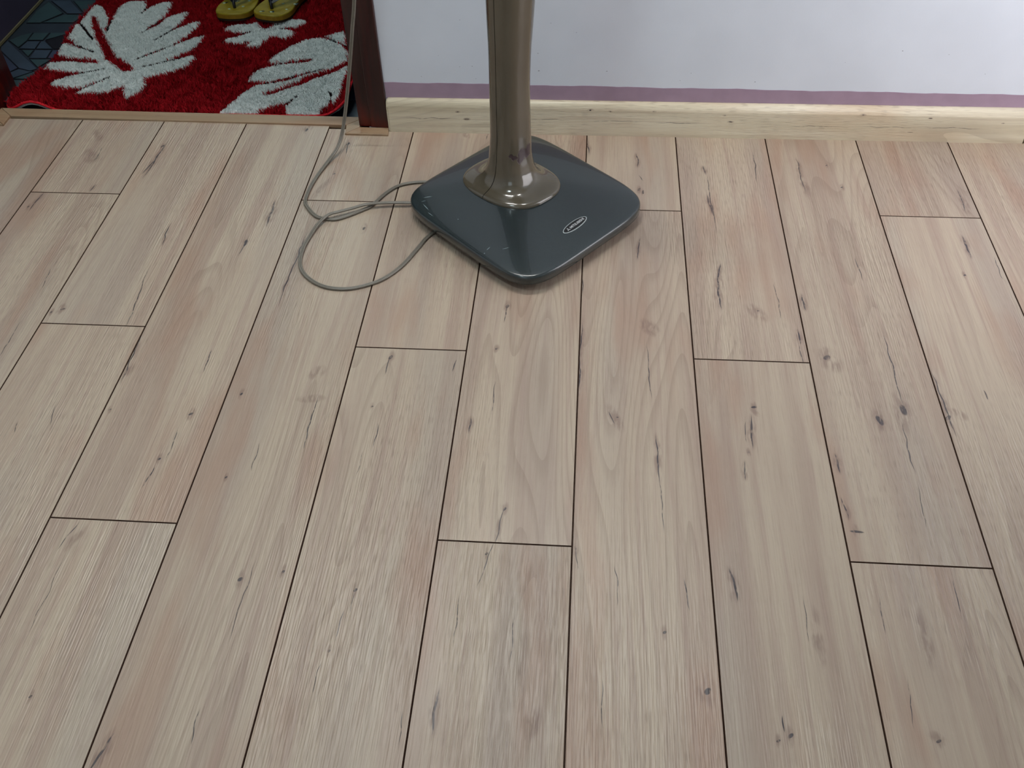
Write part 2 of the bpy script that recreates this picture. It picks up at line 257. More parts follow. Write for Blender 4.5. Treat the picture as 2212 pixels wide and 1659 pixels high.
TILES = [[[-0.3724,0.8558],[-0.3688,0.8896],[-0.228,0.747],[-0.2414,0.7342],[-0.2756,0.7472],[-0.3634,0.8362]],[[-0.3619,0.8313],[-0.2786,0.7487],[-0.2908,0.7281],[-0.3171,0.7633],[-0.3479,0.8007]],[[-0.2886,0.7251],[-0.2742,0.7441],[-0.2407,0.7327],[-0.2313,0.7345],[-0.2679,0.6982]],[[-0.2657,0.6952],[-0.2283,0.733],[-0.2165,0.7349],[-0.2171,0.7073],[-0.2205,0.6935]],[[-0.2639,0.6877],[-0.2217,0.689],[-0.2244,0.6739],[-0.2369,0.6498]],[[-0.3671,0.893],[-0.3254,0.8554],[-0.318,0.8926],[-0.3217,0.9372],[-0.348,0.9209]],[[-0.3201,0.8489],[-0.3157,0.8893],[-0.2814,0.8901],[-0.2782,0.8484]],[[-0.3167,0.8953],[-0.3187,0.9362],[-0.2766,0.9373],[-0.2775,0.8963]],[[-0.2733,0.9374],[-0.2188,0.9387],[-0.2703,0.8989]],[[-0.2682,0.8939],[-0.2306,0.9308],[-0.2181,0.9003],[-0.2212,0.8799],[-0.2138,0.8501],[-0.2291,0.8497]],[[-0.279,0.8902],[-0.2699,0.8921],[-0.2315,0.8496],[-0.275,0.8485]],[[-0.3092,0.8409],[-0.2778,0.8418],[-0.2782,0.8075]],[[-0.2746,0.8419],[-0.2312,0.843],[-0.227,0.7999],[-0.2712,0.7987]],[[-0.228,0.8431],[-0.2111,0.8436],[-0.2054,0.8143],[-0.2108,0.8003],[-0.2243,0.8]],[[-0.2672,0.7933],[-0.2117,0.7949],[-0.2291,0.7532]],[[-0.3669,1.0611],[-0.3546,1.1194],[-0.2863,1.0515],[-0.3261,0.9935],[-0.3634,0.9926]],[[-0.3499,1.1261],[-0.295,1.1272],[-0.2316,1.0502],[-0.2737,1.0493]],[[-0.2876,1.1274],[-0.2135,1.1289],[-0.2134,1.09],[-0.2179,1.0487],[-0.2258,1.0504]],[[-0.3209,0.9948],[-0.2775,1.0442],[-0.227,1.0422],[-0.235,0.9968]]]

# ------------------------------------------------------------------ materials
def ellipse_min(t, p1, items):
    """squared normalised distance to the nearest of several ellipses (p1 = x, y, 1)"""
    best = None
    for cx, cy, ang, hl, hw in items:
        ca, sa = math.cos(ang), math.sin(ang)
        A = (ca / hl, sa / hl, -(cx * ca + cy * sa) / hl)
        B = (-sa / hw, ca / hw, (cx * sa - cy * ca) / hw)
        u = t.n('ShaderNodeVectorMath', {0: p1, 1: A}, operation='DOT_PRODUCT').outputs['Value']
        v = t.n('ShaderNodeVectorMath', {0: p1, 1: B}, operation='DOT_PRODUCT').outputs['Value']
        q = t.math('MULTIPLY_ADD', u, u, t.math('MULTIPLY', v, v))
        best = q if best is None else t.math('MINIMUM', best, q)
    return best

def wood_material(name, marks=(), base=((177, 160, 141), (162, 142, 126)), axis='Y', rough=0.38, seed=0.0, relief=1.0):
    t = NT(name)
    s = t.n('ShaderNodeSeparateXYZ', {0: t.pos()}).outputs
    u, v = {'Y': (s[0], s[1]), 'X': (s[1], s[0]), 'Xz': (s[2], s[0])}[axis]   # u across the grain, v along it
    p = t.n('ShaderNodeCombineXYZ', {0: u, 1: v, 2: 1.0}).outputs[0]
    rnd = t.n('ShaderNodeObjectInfo').outputs['Random']
    off = t.n('ShaderNodeCombineXYZ', {0: t.math('MULTIPLY', rnd, 37.0), 1: t.math('MULTIPLY_ADD', rnd, 91.0, seed)}).outputs[0]
    def nz(vec, sc, detail, rough_=0.5):
        return t.n('ShaderNodeTexNoise', {'Vector': t.scaled(vec, (sc[0], sc[1], 0)), 'Scale': 1.0, 'Detail': detail, 'Roughness': rough_}, noise_dimensions='2D').outputs['Fac']
    dark = soft = None
    if marks:
        wob = t.math('MULTIPLY_ADD', nz(p, (26, 24), 1.0, 0.6), 0.0080, -0.0040)
        pw = t.added(p, t.n('ShaderNodeCombineXYZ', {0: wob, 1: t.math('MULTIPLY', wob, 0.3)}).outputs[0])
        lines = [(cx, cy, an, hl * (1.3 if k == 'c' else 1.2), hw * (0.78 if k == 'c' else 1.25)) for k, cx, cy, an, hl, hw in marks if k != 's']
        if lines:
            dark = t.math('MULTIPLY', t.smooth(ellipse_min(t, pw, lines), 1.0, 0.40), t.smooth(nz(p, (240, 95), 1.0), 0.22, 0.52, 0.25, 1.0))
        softs = [(cx, cy, an, hl * 1.5, hw * 1.8) for k, cx, cy, an, hl, hw in marks if k == 's']
        softs += [(cx, cy, PI / 2, hw * 8, hw * 3.2) for k, cx, cy, an, hl, hw in marks if k == 'k']
        softs += [(cx, cy, an, hl * 1.5, hw * 4.0) for k, cx, cy, an, hl, hw in marks if k == 'c' and hw > 0.0016]
        if softs:
            soft = t.math('MULTIPLY', t.smooth(ellipse_min(t, pw, softs), 1.0, 0.0), t.smooth(nz(p, (130, 34), 2.0, 0.6), 0.30, 0.62))
    g = t.added(p, off)
    cloud = nz(g, (3.2, 0.7), 2.0)                       # slow drift of the grain
    g2 = t.added(g, t.n('ShaderNodeCombineXYZ', {0: t.math('MULTIPLY', cloud, 0.05)}).outputs[0])
    broad = nz(g2, (20, 0.8), 3.0, 0.55)
    mid = nz(g2, (90, 2.6), 2.0, 0.6)
    fine = nz(g2, (560, 10), 1.0)
    pore = t.smooth(nz(g2, (800, 42), 0.0), 0.60, 0.80)
    ringn = nz(g2, (8, 0.75), 1.0, 0.4)
    ring = t.math('FRACT', t.math('MULTIPLY', ringn, 24.0))
    patch = t.smooth(cloud, 0.46, 0.62)
    ring = t.math('MULTIPLY', t.smooth(ring, 0.5, 1.0), patch)
    emb = t.smooth(nz(g, (4.5, 1.4), 1.0), 0.40, 0.66, 0.25, 1.0)          # boards are embossed more strongly in places
    light, deep = srgb(*base[0]), srgb(*base[1])
    grey = srgb(base[0][0] - 20, base[0][1] - 14, base[0][2] - 6)
    c = t.mix(t.smooth(broad, 0.34, 0.70), light, deep)
    c = t.mix(t.math('MULTIPLY', t.smooth(mid, 0.48, 0.75), 0.45), c, srgb(base[1][0] - 8, base[1][1] - 12, base[1][2] - 8))
    c = t.mix(t.math('MULTIPLY', t.smooth(ringn, 0.5, 0.7), 0.35), c, grey)
    c = t.mix(t.math('MULTIPLY', t.smooth(fine, 0.50, 0.85), 0.16), c, srgb(112, 92, 80))
    c = t.mix(t.math('MULTIPLY', t.smooth(nz(g2, (11, 2.4), 2.0, 0.6), 0.50, 0.74), 0.6), c, srgb(base[1][0] - 4, base[1][1] - 14, base[1][2] - 16))
    c = t.mix(t.math('MULTIPLY', ring, 0.26), c, srgb(118, 97, 84))
    c = t.mix(t.math('MULTIPLY', t.math('MULTIPLY', pore, emb), 0.24), c, srgb(96, 78, 70))
    if soft is not None:
        c = t.mix(t.math('MULTIPLY', soft, 0.55), c, srgb(112, 88, 80))
    if dark is not None:
        c = t.mix(t.math('MULTIPLY', dark, t.math('MULTIPLY_ADD', mid, 0.5, 0.60)), c, srgb(50, 46, 52))
    tone = t.math('MULTIPLY_ADD', rnd, 0.08, 0.95)
    c = t.mix(1.0, c, t.n('ShaderNodeCombineXYZ', {0: tone, 1: tone, 2: tone}).outputs[0], 'MULTIPLY')
    # embossed grain
    h = t.math('MULTIPLY', t.math('ADD', nz(g, (480, 10), 0.0), nz(g, (330, 36), 0.0)), emb)
    t.bump(h, 0.0007 * relief)
    return t.set(color=c, rough=t.math('MULTIPLY_ADD', mid, 0.12, rough - 0.05), spec=0.45)

def plain(name, rgb, rough=0.5, spec=0.5, noise=0.0, nscale=80.0, bump=0.0, metal=0.0):
    t = NT(name)
    col = srgb(*rgb)
    if noise or bump:
        nz = t.noise(t.pos(), nscale, 3.0)
        if noise:
            c = t.mix(t.smooth(nz, 0.3, 0.7), tuple(x * (1 - noise) for x in col[:3]) + (1,),
                      tuple(min(1, x * (1 + noise)) for x in col[:3]) + (1,))
            t.set(color=c)
        else:
            t.set(color=col)
        if bump:
            t.bump(nz, bump)
    else:
        t.set(color=col)
    return t.set(rough=rough, spec=spec, metal=metal)

def wall_paint():
    t = NT('white_wall_paint')
    p = t.pos()
    dots = None
    for x, z, r in SPECKS:
        s = t.spot(p, (x, 0.472, z), (0, 0, 0), (r * 1.6, 0.01, r), 0.4)
        dots = s if dots is None else t.math('MAXIMUM', dots, s)
    n = t.noise(p, 6.0, 3.0)
    c = t.mix(t.smooth(n, 0.3, 0.7), srgb(211, 217, 227), srgb(217, 223, 233))
    c = t.mix(t.math('MULTIPLY', dots, 0.75), c, srgb(70, 70, 82))
    t.bump(t.noise(p, 260.0, 2.0), 0.00008)
    return t.set(color=c, rough=0.45, spec=0.4)

M_wall = wall_paint()
M_plainwall = plain('room_wall_paint', (226, 224, 228), 0.6, 0.3, 0.02, 5)
M_ceil = plain('ceiling_paint', (236, 236, 232), 0.8, 0.2, 0.01, 5)
M_purple = plain('mauve_paint', (160, 138, 156), 0.5, 0.3, 0.05, 30)
M_groove = plain('dark_plank_bevel', (62, 42, 31), 0.6, 0.2, 0.1, 200)
M_slab = plain('floor_underlay', (168, 146, 128), 0.6, 0.3, 0.08, 4)
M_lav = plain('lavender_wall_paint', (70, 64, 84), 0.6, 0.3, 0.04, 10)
M_cream = plain('cream_edge_paint', (120, 112, 84), 0.6, 0.3, 0.05, 40)

def mahogany():
    t = NT('dark_red_varnished_wood')
    p = t.pos()
    n = t.noise(t.scaled(p, (120, 120, 4)), 1.0, 3.0)
    z = t.n('ShaderNodeSeparateXYZ', {0: p}).outputs[2]
    c = t.mix(t.smooth(n, 0.3, 0.75), srgb(50, 10, 12), srgb(30, 6, 9))
    worn = t.math('MULTIPLY', t.smooth(z, 0.075, 0.0), t.smooth(t.noise(t.scaled(p, (60, 60, 9)), 1.0, 2.0), 0.3, 0.7))
    c = t.mix(t.math('MULTIPLY', worn, 0.6), c, srgb(112, 30, 16))
    t.bump(n, 0.0002)
    return t.set(color=c, rough=0.28, spec=0.5)
M_mahog = mahogany()

# ------------------------------------------------------------------ room shell
FZ = -0.017         # floor level of the room beyond the doorway
WY = 0.472          # face of the wall behind the fan
X0, X1 = -1.25, 2.40
YR = -3.35
ZC = 2.60
DL, DR = -0.235, 0.640   # doorway
floor = structure(boxes('floor', [(X0, X1, YR, 0.508, -0.08, -0.0095)], M_slab), 'wood look laminate floor of narrow embossed oak boards')
structure(boxes('wall_back', [(0.66, X1, WY, 0.60, -0.08, ZC), (X0, -0.265, WY, 0.60, -0.08, ZC), (-0.265, 0.66, WY, 0.60, 2.08, ZC)], M_wall),
          'white wall behind the stand')
structure(boxes('wall_left', [(X0 - 0.1, X0, YR, 0.60, -0.08, ZC)], M_plainwall))
structure(boxes('wall_right', [(X1, X1 + 0.12, YR, -0.40, -0.08, ZC), (X1, X1 + 0.12, 0.34, 0.60, -0.08, ZC),
                               (X1, X1 + 0.12, -0.40, 0.34, -0.08, 0.02), (X1, X1 + 0.12, -0.40, 0.34, 2.05, ZC)], M_plainwall))
structure(boxes('wall_front', [(X0, -0.55, YR - 0.12, YR, -0.08, ZC), (0.95, X1, YR - 0.12, YR, -0.08, ZC),
                               (-0.55, 0.95, YR - 0.12, YR, -0.08, 0.92), (-0.55, 0.95, YR - 0.12, YR, 2.18, ZC)], M_plainwall))
structure(boxes('ceiling', [(X0, X1, YR, 0.60, ZC, ZC + 0.1)], M_ceil))

# planks, each its own board with dark painted bevels
plank_meshes = {}
def plank_mesh(w, l, mat):
    me = bpy.data.meshes.new('plank')
    bv, th = 0.0010, 0.0085
    hx, hy = w / 2, l / 2
    v = []
    for z, i in ((-th, 0), (-bv, 0), (0, bv)):
        v += [(-hx + i, -hy + i, z), (hx - i, -hy + i, z), (hx - i, hy - i, z), (-hx + i, hy - i, z)]
    f = [(3, 2, 1, 0), (8, 9, 10, 11)]
    for k in (0, 1):
        for i in range(4):
            j = (i + 1) % 4
            f.append((4 * k + i, 4 * k + j, 4 * k + 4 + j, 4 * k + 4 + i))
    me.from_pydata(v, [], f)
    me.materials.append(mat); me.materials.append(M_groove)
    me.polygons.foreach_set('material_index', [0, 0] + [1] * 8)
    me.update()
    return me

PW, PL, GAP = 0.19, 1.2, 0.0006
SEAM = {0: 0.2008, 3: 0.1950, 6: 0.1881, 9: 0.1884, 1: -0.1922, 4: -0.2254, 7: -0.2264, 2: -0.6039, 5: -0.6112, 8: -0.6147}
M_plank = wood_material('oak_laminate')
for col in range(-5, 12):
    s = SEAM.get(col, {0: 0.19, 1: -0.225, 2: -0.612}[col % 3])
    x = (col + 0.5) * PW
    # the boards run under the skirting; in the doorway they stop at the threshold strip
    far = 0.484 if -0.17 < x < 0.60 else 0.466
    edges = [s - 2 * PL, s - PL, s, s + PL]
    for k in range(3):
        y0, y1 = edges[k], min(edges[k + 1], far)
        if y1 < -2.0 or y1 - y0 < 0.02:
            continue
        y0 = max(y0, -2.2)
        l = y1 - y0 - GAP
        cy = (y0 + y1) / 2
        mine = [m for m in MARKS if abs(m[1] - x) < PW / 2 and y0 < m[2] < y1]
        mat = wood_material('oak_laminate_board', mine) if mine else M_plank
        o = bpy.data.objects.new('plank', plank_mesh(PW - GAP, l, mat))
        COL.objects.link(o)
        o.location = (x, cy, 0)
        o.parent = floor

# skirting board: rounded top, two lengths with a joint
SKIRT_MARKS = [('k', z, x, PI / 2, l, w) for x, z, l, w in ((1.1455, 0.0622, 0.0022, 0.0012), (1.188, 0.0585, 0.0014, 0.0008), (1.281, 0.0620, 0.004, 0.0008), (1.428, 0.0535, 0.0014, 0.0008),
    (1.442, 0.0380, 0.004, 0.0012), (1.7115, 0.0600, 0.0022, 0.0012), (1.8495, 0.0550, 0.004, 0.0008), (2.000, 0.0480, 0.0014, 0.0008), (0.861, 0.0510, 0.0022, 0.0009), (0.880, 0.0350, 0.005, 0.0013))]
SKIRT_MARKS += [('c', z, x, PI / 2, l, 0.0007) for x, z, l in ((1.20, 0.036, 0.05), (1.33, 0.034, 0.04), (1.62, 0.032, 0.045), (1.77, 0.033, 0.05), (1.90, 0.034, 0.05), (0.80, 0.035, 0.05), (1.817, 0.022, 0.006), (1.05, 0.037, 0.03))]
M_skirt = wood_material('oak_skirting_film', SKIRT_MARKS, base=((222, 213, 190), (202, 190, 164)), axis='Xz', rough=0.36, seed=3.0, relief=0.4)
def skirting(name, xa, xb, rounded_left):
    prof = [(0, 0.0), (0, 0.0600), (0.0003, 0.0628), (0.0012, 0.0662), (0.0030, 0.0700), (0.0058, 0.0735), (0.0092, 0.0753), (0.0125, 0.0757), (0.0148, 0.0757)]
    yf = WY - 0.0152
    rings = []
    n = len(prof)
    xs = [xa, xa + 0.0008, xa + 0.0025, xa + 0.005, xb] if rounded_left else [xa, xb]
    for x in xs:
        sh = max(0.0, 0.005 - (x - xa)) if rounded_left else 0.0
        rings.append([(x, yf + min(a + sh * 0.5, 0.0148), max(0.0, b - (sh * 0.9 if b > 0.06 else 0))) for a, b in prof] + [(x, WY - 0.0002, 0.0)])
    v, f = loft(rings, True, True, True)
    bm = bmesh.new()
    vs = [bm.verts.new(q) for q in v]
    for q in f:
        bm.faces.new([vs[i] for i in q])
    o = bm_obj(name, bm, M_skirt)
    for p in o.data.polygons:
        p.use_smooth = abs(p.normal.x) < 0.9 and p.normal.z > 0.02
    return structure(o)
skirting('baseboard_back', 0.7058, 2.0526, True)['label'] = 'pale oak skirting board with rounded top edge along white wall'
skirting('baseboard_back_end', 2.0562, X1, False)['label'] = 'short end length of pale oak skirting beyond the joint'
skirting('baseboard_back_left', X0, -0.2755, False)
# mauve painted band above the skirting, with its uneven hand painted top edge
xs = np.linspace(0.706, X1, 90)
topz = 0.1108 - (xs - 0.715) / 1.31 * 0.0074 + 0.0006 * np.sin(xs * 23) + 0.0005 * np.sin(xs * 61 + 1) + 0.0003 * np.sin(xs * 140)
v = []
for x, z in zip(xs, topz):
    v += [(x, WY - 0.0006, 0.06), (x, WY - 0.0006, z), (x, WY + 0.001, z), (x, WY + 0.001, 0.06)]
f = []
for i in range(len(xs) - 1):
    a, b = i * 4, i * 4 + 4
    f += [(a, b, b + 1, a + 1), (a + 1, b + 1, b + 2, a + 2), (a + 3, a + 2, b + 2, b + 3)]
structure(mesh_obj('trim_1', v, f, M_purple), 'mauve painted band on the wall above the skirting')

# threshold strip wrapping the foot of the door frame: mitred flat lengths
M_strip = wood_material('threshold_veneer', base=((166, 142, 114), (148, 123, 96)), axis='X', rough=0.45, seed=9.0, relief=0.4)
thr = structure(prism('trim_2', [(-0.208, 0.522), (-0.172, 0.4885), (0.6078, 0.4752), (0.640, 0.505), (0.640, 0.5095)], -0.004, 0.0045, M_strip, bevel=0.0012),
                'flat wooden threshold strip across the doorway')
for pts in ([(0.6081, 0.4749), (0.6116, 0.440), (0.6390, 0.467), (0.6403, 0.5045)],
            [(0.6121, 0.4396), (0.7071, 0.4384), (0.7046, 0.4660), (0.6395, 0.4668)],
            [(-0.1725, 0.4882), (-0.1718, 0.4506), (-0.205, 0.479), (-0.2085, 0.5215)],
            [(-0.1723, 0.4502), (-0.42, 0.4525), (-0.42, 0.479), (-0.2052, 0.4786)]):
    prism('strip_length', pts, -0.004, 0.0048, M_strip, thr, bevel=0.001)

# door frame: moulded posts and head
def post(name, xa, sgn, z1):
    # plan outline of the moulded post; sgn=+1 the casing lies to +x of the opening
    pts = [(0.0, 0.4722), (0.0250, 0.4706), (0.0262, 0.4694), (0.0275, 0.4686), (0.0648, 0.4652), (0.0662, 0.4668), (0.0665, 0.4718), (0.05, 0.475), (0.05, 0.598), (0.0, 0.598)]
    pts = [(xa + sgn * a, b) for a, b in pts]
    return pts
def frame_post(name, pts, z0, z1, parent):
    n = len(pts)
    a = sum(pts[i][0] * pts[(i + 1) % n][1] - pts[(i + 1) % n][0] * pts[i][1] for i in range(n))
    if a < 0:
        pts = pts[::-1]
    rings = []
    for k, z in enumerate((z0, z1)):
        rings.append([(x, y, z + (0.0008 * math.sin(x * 311) if k == 0 and y < 0.475 else 0)) for x, y in pts])
    v, f = loft(rings, True, True, True)
    o = mesh_obj(name, v, f, M_mahog)
    o.parent = parent
    return o
door = empty('door_1')
structure(door, 'dark red varnished door frame around the doorway')
frame_post('frame_post', post('p', 0.6384, 1, 2.1), 0.0050, 2.08, door)
lp = [(-0.2085, 0.4722), (-0.242, 0.4712), (-0.244, 0.4668), (-0.273, 0.4652), (-0.275, 0.4718), (-0.262, 0.475), (-0.262, 0.658), (-0.2415, 0.658), (-0.2415, 0.56), (-0.2185, 0.56), (-0.2185, 0.50)]
frame_post('frame_post', lp, FZ, 2.08, door)
boxes('frame_head', [(-0.262, 0.688, 0.466, 0.60, 2.08, 2.13)], M_mahog, door, 0.002)

# windows (out of frame, they let the daylight in)
M_frame = plain('white_window_frame', (230, 230, 228), 0.4)
def window(name, plane, a0, a1, z0, z1, c):
    w = empty(name); structure(w)
    bars = [(a0, a0 + 0.05, z0, z1), (a1 - 0.05, a1, z0, z1), (a0 + 0.05, a1 - 0.05, z0, z0 + 0.05), (a0 + 0.05, a1 - 0.05, z1 - 0.05, z1),
            ((a0 + a1) / 2 - 0.02, (a0 + a1) / 2 + 0.02, z0 + 0.05, z1 - 0.05)]
    for b in bars:
        if plane == 'x':
            boxes('window_bar', [(c, c + 0.05, b[0], b[1], b[2], b[3])], M_frame, w)
        else:
            boxes('window_bar', [(b[0], b[1], c, c + 0.05, b[2], b[3])], M_frame, w)
window('window_1', 'x', -0.40, 0.34, 0.02, 2.05, X1 + 0.045)
window('window_2', 'y', -0.55, 0.95, 0.92, 2.18, YR - 0.1)

# ------------------------------------------------------------------ room beyond the doorway
FZ = -0.017
nf = structure(boxes('floor_beyond', [(-0.42, 1.6, 0.508, 2.4, -0.08, FZ - 0.0022)], plain('slate_floor_base', (44, 52, 62), 0.4, 0.5, 0.1, 20)), 'blue grey patterned tile floor beyond the doorway')
def tile_mat(name, rgb):
    return plain(name, rgb, 0.3, 0.5, 0.12, 18, 0.0002)
tile_mats = [tile_mat('slate_blue_tile', (60, 72, 86)), tile_mat('teal_grey_tile', (56, 76, 80)), tile_mat('dusty_violet_tile', (60, 68, 88)),
             tile_mat('dark_slate_tile', (30, 30, 36))]
M_joint = plain('black_tile_joint', (14, 14, 20), 0.5)
def edged_tile(pts, mat):
    # a tile with a dark rounded edge
    n = len(pts)
    c = Vector((sum(q[0] for q in pts) / n, sum(q[1] for q in pts) / n))
    def grow(d):
        r = []
        for i in range(n):
            a, b, e = Vector(pts[i - 1]), Vector(pts[i]), Vector(pts[(i + 1) % n])
            u = (b - a).normalized() + (b - e).normalized()
            s = 1.0 if (b - c).dot(u) >= 0 else -1.0
            u = u.normalized() * s if u.length > 0.05 else (b - c).normalized()
            r.append(b + u * d)
        return r
    o = prism('tile', [tuple(q) for q in grow(0.0012)], FZ - 0.0022, FZ - 0.0008, M_joint, nf)
    me = o.data
    b0 = len(me.vertices)
    bm = bmesh.new(); bm.from_mesh(me)
    top = [bm.verts.new((q.x, q.y, FZ)) for q in grow(-0.0012)]
    low = [bm.verts.new((q.x, q.y, FZ - 0.001)) for q in grow(-0.0012)]
    f = bm.faces.new(top); f.material_index = 1
    for i in range(n):
        bm.faces.new((low[i], low[(i + 1) % n], top[(i + 1) % n], top[i]))
    bmesh.ops.recalc_face_normals(bm, faces=bm.faces)
    bm.to_mesh(me); bm.free()
    me.materials.append(mat)
pick = [0, 2, 0, 1, 1, 1, 0, 1, 1, 3, 0, 1, 0, 2, 1, 1, 0, 1, 1]
for i, tpts in enumerate(TILES):
    edged_tile([tuple(q) for q in tpts], tile_mats[pick[i]])
# plainer tiles where the rug and the door frame hide the floor
for i in range(5):
    for j in range(5):
        xa, ya = -0.20 + i * 0.36, 0.62 + j * 0.36
        if ya < 1.15 and xa < 0.1:
            if ya > 0.7:
                continue
        boxes('tile', [(xa + 0.002, xa + 0.358, ya + 0.002, ya + 0.358, FZ - 0.002, FZ)], tile_mats[(i + 2 * j) % 3], nf)
structure(boxes('wall_beyond_left', [(-0.46, -0.378, 0.60, 2.4, -0.08, ZC)], M_lav), 'lavender wall of the room beyond the doorway')
structure(boxes('trim_3', [(-0.3785, -0.374, 0.66, 2.4, FZ, FZ + 0.006)], M_cream), 'thin cream line along the foot of the lavender wall')
structure(boxes('wall_beyond_right', [(1.6, 1.7, 0.60, 2.4, -0.08, ZC)], M_lav))
structure(boxes('wall_beyond_back', [(-0.46, 1.7, 2.4, 2.5, -0.08, ZC)], M_lav))
structure(boxes('ceiling_beyond', [(-0.46, 1.7, 0.60, 2.5, ZC, ZC + 0.1)], M_ceil))

# ------------------------------------------------------------------ rug
RX0, RX1, RY0, RY1 = -0.214, 0.594, 0.5235, 1.42
def rug_left(y):
    return float(np.interp(y, [0.52, 0.56, 0.62, 0.69, 0.75, 0.82, 0.90, 1.1, 1.42], [-0.196, -0.213, -0.219, -0.204, -0.190, -0.192, -0.205, -0.200, -0.195]))
def rug_z(x, y):
    # corners curl up a little
    a = 0.026 * np.exp(-(((x + 0.132) / 0.045) ** 2 + ((y - 0.52) / 0.05) ** 2))
    b = 0.030 * np.exp(-(np.maximum(0, 0.60 - x) / 0.040) ** 2) * np.exp(-((y - 0.62) / 0.16) ** 2)
    c = 0.0025 * np.sin(x * 9 + 1) * np.sin(y * 11)
    return FZ + 0.011 + a + b + c
def rug_outline():
    pts = []
    for y in np.linspace(0.545, RY1, 40):
        pts.append((rug_left(y), y))
    pts = pts[::-1]
    pts += [(rug_left(0.532) + 0.004, 0.532), (-0.185, RY0)]
    for x in np.linspace(-0.17, RX1 - 0.045, 40):
        pts.append((x, RY0))
    for a in np.linspace(0, PI / 2, 9)[1:]:
        pts.append((RX1 - 0.045 + 0.045 * math.sin(a), RY0 + 0.045 - 0.045 * math.cos(a)))
    for y in np.linspace(RY0 + 0.06, RY1, 36):
        pts.append((RX1, y))
    for x in np.linspace(RX1, rug_left(RY1), 30)[1:-1]:
        pts.append((x, RY1))
    return pts
rug = empty('shag_rug', (0.19, 0.95, FZ))
thing(rug, 'red shag rug with white leafy flower motifs lying in the doorway', 'rug')
M_back = plain('grey_rug_backing', (120, 118, 120), 0.9, 0.1, 0.25, 300)
M_under = plain('dark_rug_weave', (46, 10, 14), 0.95, 0.05, 0.3, 300)
out = rug_outline()
bm = bmesh.new()
gx = np.linspace(RX0, RX1, 70); gy = np.linspace(RY0, RY1, 70)
grid = [[None] * 70 for _ in range(70)]
def clampx(x, y):
    r = RX1
    if y < RY0 + 0.045:
        r = RX1 - 0.045 + math.sqrt(max(0, 0.045 ** 2 - (RY0 + 0.045 - y) ** 2))
    l = rug_left(y)
    return l + (x - RX0) / (RX1 - RX0) * (r - l)
V = []; F = []
for j, y in enumerate(gy):
    for i, x in enumerate(gx):
        xx = clampx(x, y)
        V.append((xx, y, float(rug_z(xx, y))))
n = 70
for j in range(n - 1):
    for i in range(n - 1):
        a = j * n + i
        F.append((a, a + 1, a + n + 1, a + n))
keep(mesh_obj('rug_weave', V, F, M_under, None, True), rug)
# thick grey backing under the weave
V2 = [(x, y, z - 0.0005) for x, y, z in V] + [(x, y, z - 0.0075) for x, y, z in V]
m = n * n
F2 = [tuple(q) for q in F] + [tuple(k + m for k in q[::-1]) for q in F]
rim = [i for i in range(n)] + [j * n + n - 1 for j in range(1, n)] + [(n - 1) * n + i for i in range(n - 2, -1, -1)] + [j * n for j in range(n - 2, 0, -1)]
for k in range(len(rim)):
    a, b = rim[k], rim[(k + 1) % len(rim)]
    F2.append((b, a, a + m, b + m))
keep(mesh_obj('rug_backing', V2, F2, M_back), rug)
# bound edge
ring_pts = [Vector((x, y, float(rug_z(x, y)) + 0.001)) for x, y in out]
def tube(pts, r, seg=8, closed=False):
    rings = []
    N = len(pts)
    up = Vector((0, 0, 1))
    for i in range(N):
        a = pts[i - 1] if (i > 0 or closed) else pts[i]
        b = pts[(i + 1) % N] if (i < N - 1 or closed) else pts[i]
        tg = (b - a).normalized()
        s = tg.cross(up)
        s = s.normalized() if s.length > 1e-4 else Vector((1, 0, 0))
        u = s.cross(tg)
        rings.append([pts[i] + (s * math.cos(q) + u * math.sin(q)) * r for q in [2 * PI * k / seg for k in range(seg)]])
    if closed:
        rings.append(rings[0])
    return loft(rings, True, not closed, not closed)
M_bind = plain('red_rug_binding', (190, 26, 38), 0.8, 0.2, 0.15, 300)
v, f = tube(ring_pts, 0.0030, 6, True)
keep(mesh_obj('edge_binding', v, f, M_bind, None, True), rug)

def inside(poly, X, Y):
    r = np.zeros(X.shape, bool)
    n = len(poly); j = n - 1
    for i in range(n):
        xi, yi = poly[i]; xj, yj = poly[j]
        if yi != yj:
            c = ((yi > Y) != (yj > Y)) & (X < (xj - xi) * (Y - yi) / (yj - yi) + xi)
            r ^= c
        j = i
    return r
def segdist(a, b, X, Y):
    ax, ay = a; bx, by = b
    dx, dy = bx - ax, by - ay
    t = np.clip(((X - ax) * dx + (Y - ay) * dy) / (dx * dx + dy * dy + 1e-12), 0, 1)
    return np.hypot(X - ax - t * dx, Y - ay - t * dy)
def seed_points(step):
    xs = np.arange(RX0 - 0.01, RX1 + 0.003, step); ys = np.arange(RY0, RY1, step)
    X, Y = np.meshgrid(xs, ys)
    X = (X + rng.uniform(-.5, .5, X.shape) * step).ravel(); Y = (Y + rng.uniform(-.5, .5, Y.shape) * step).ravel()
    ok = inside([tuple(q) for q in out], X, Y)
    return X[ok], Y[ok]
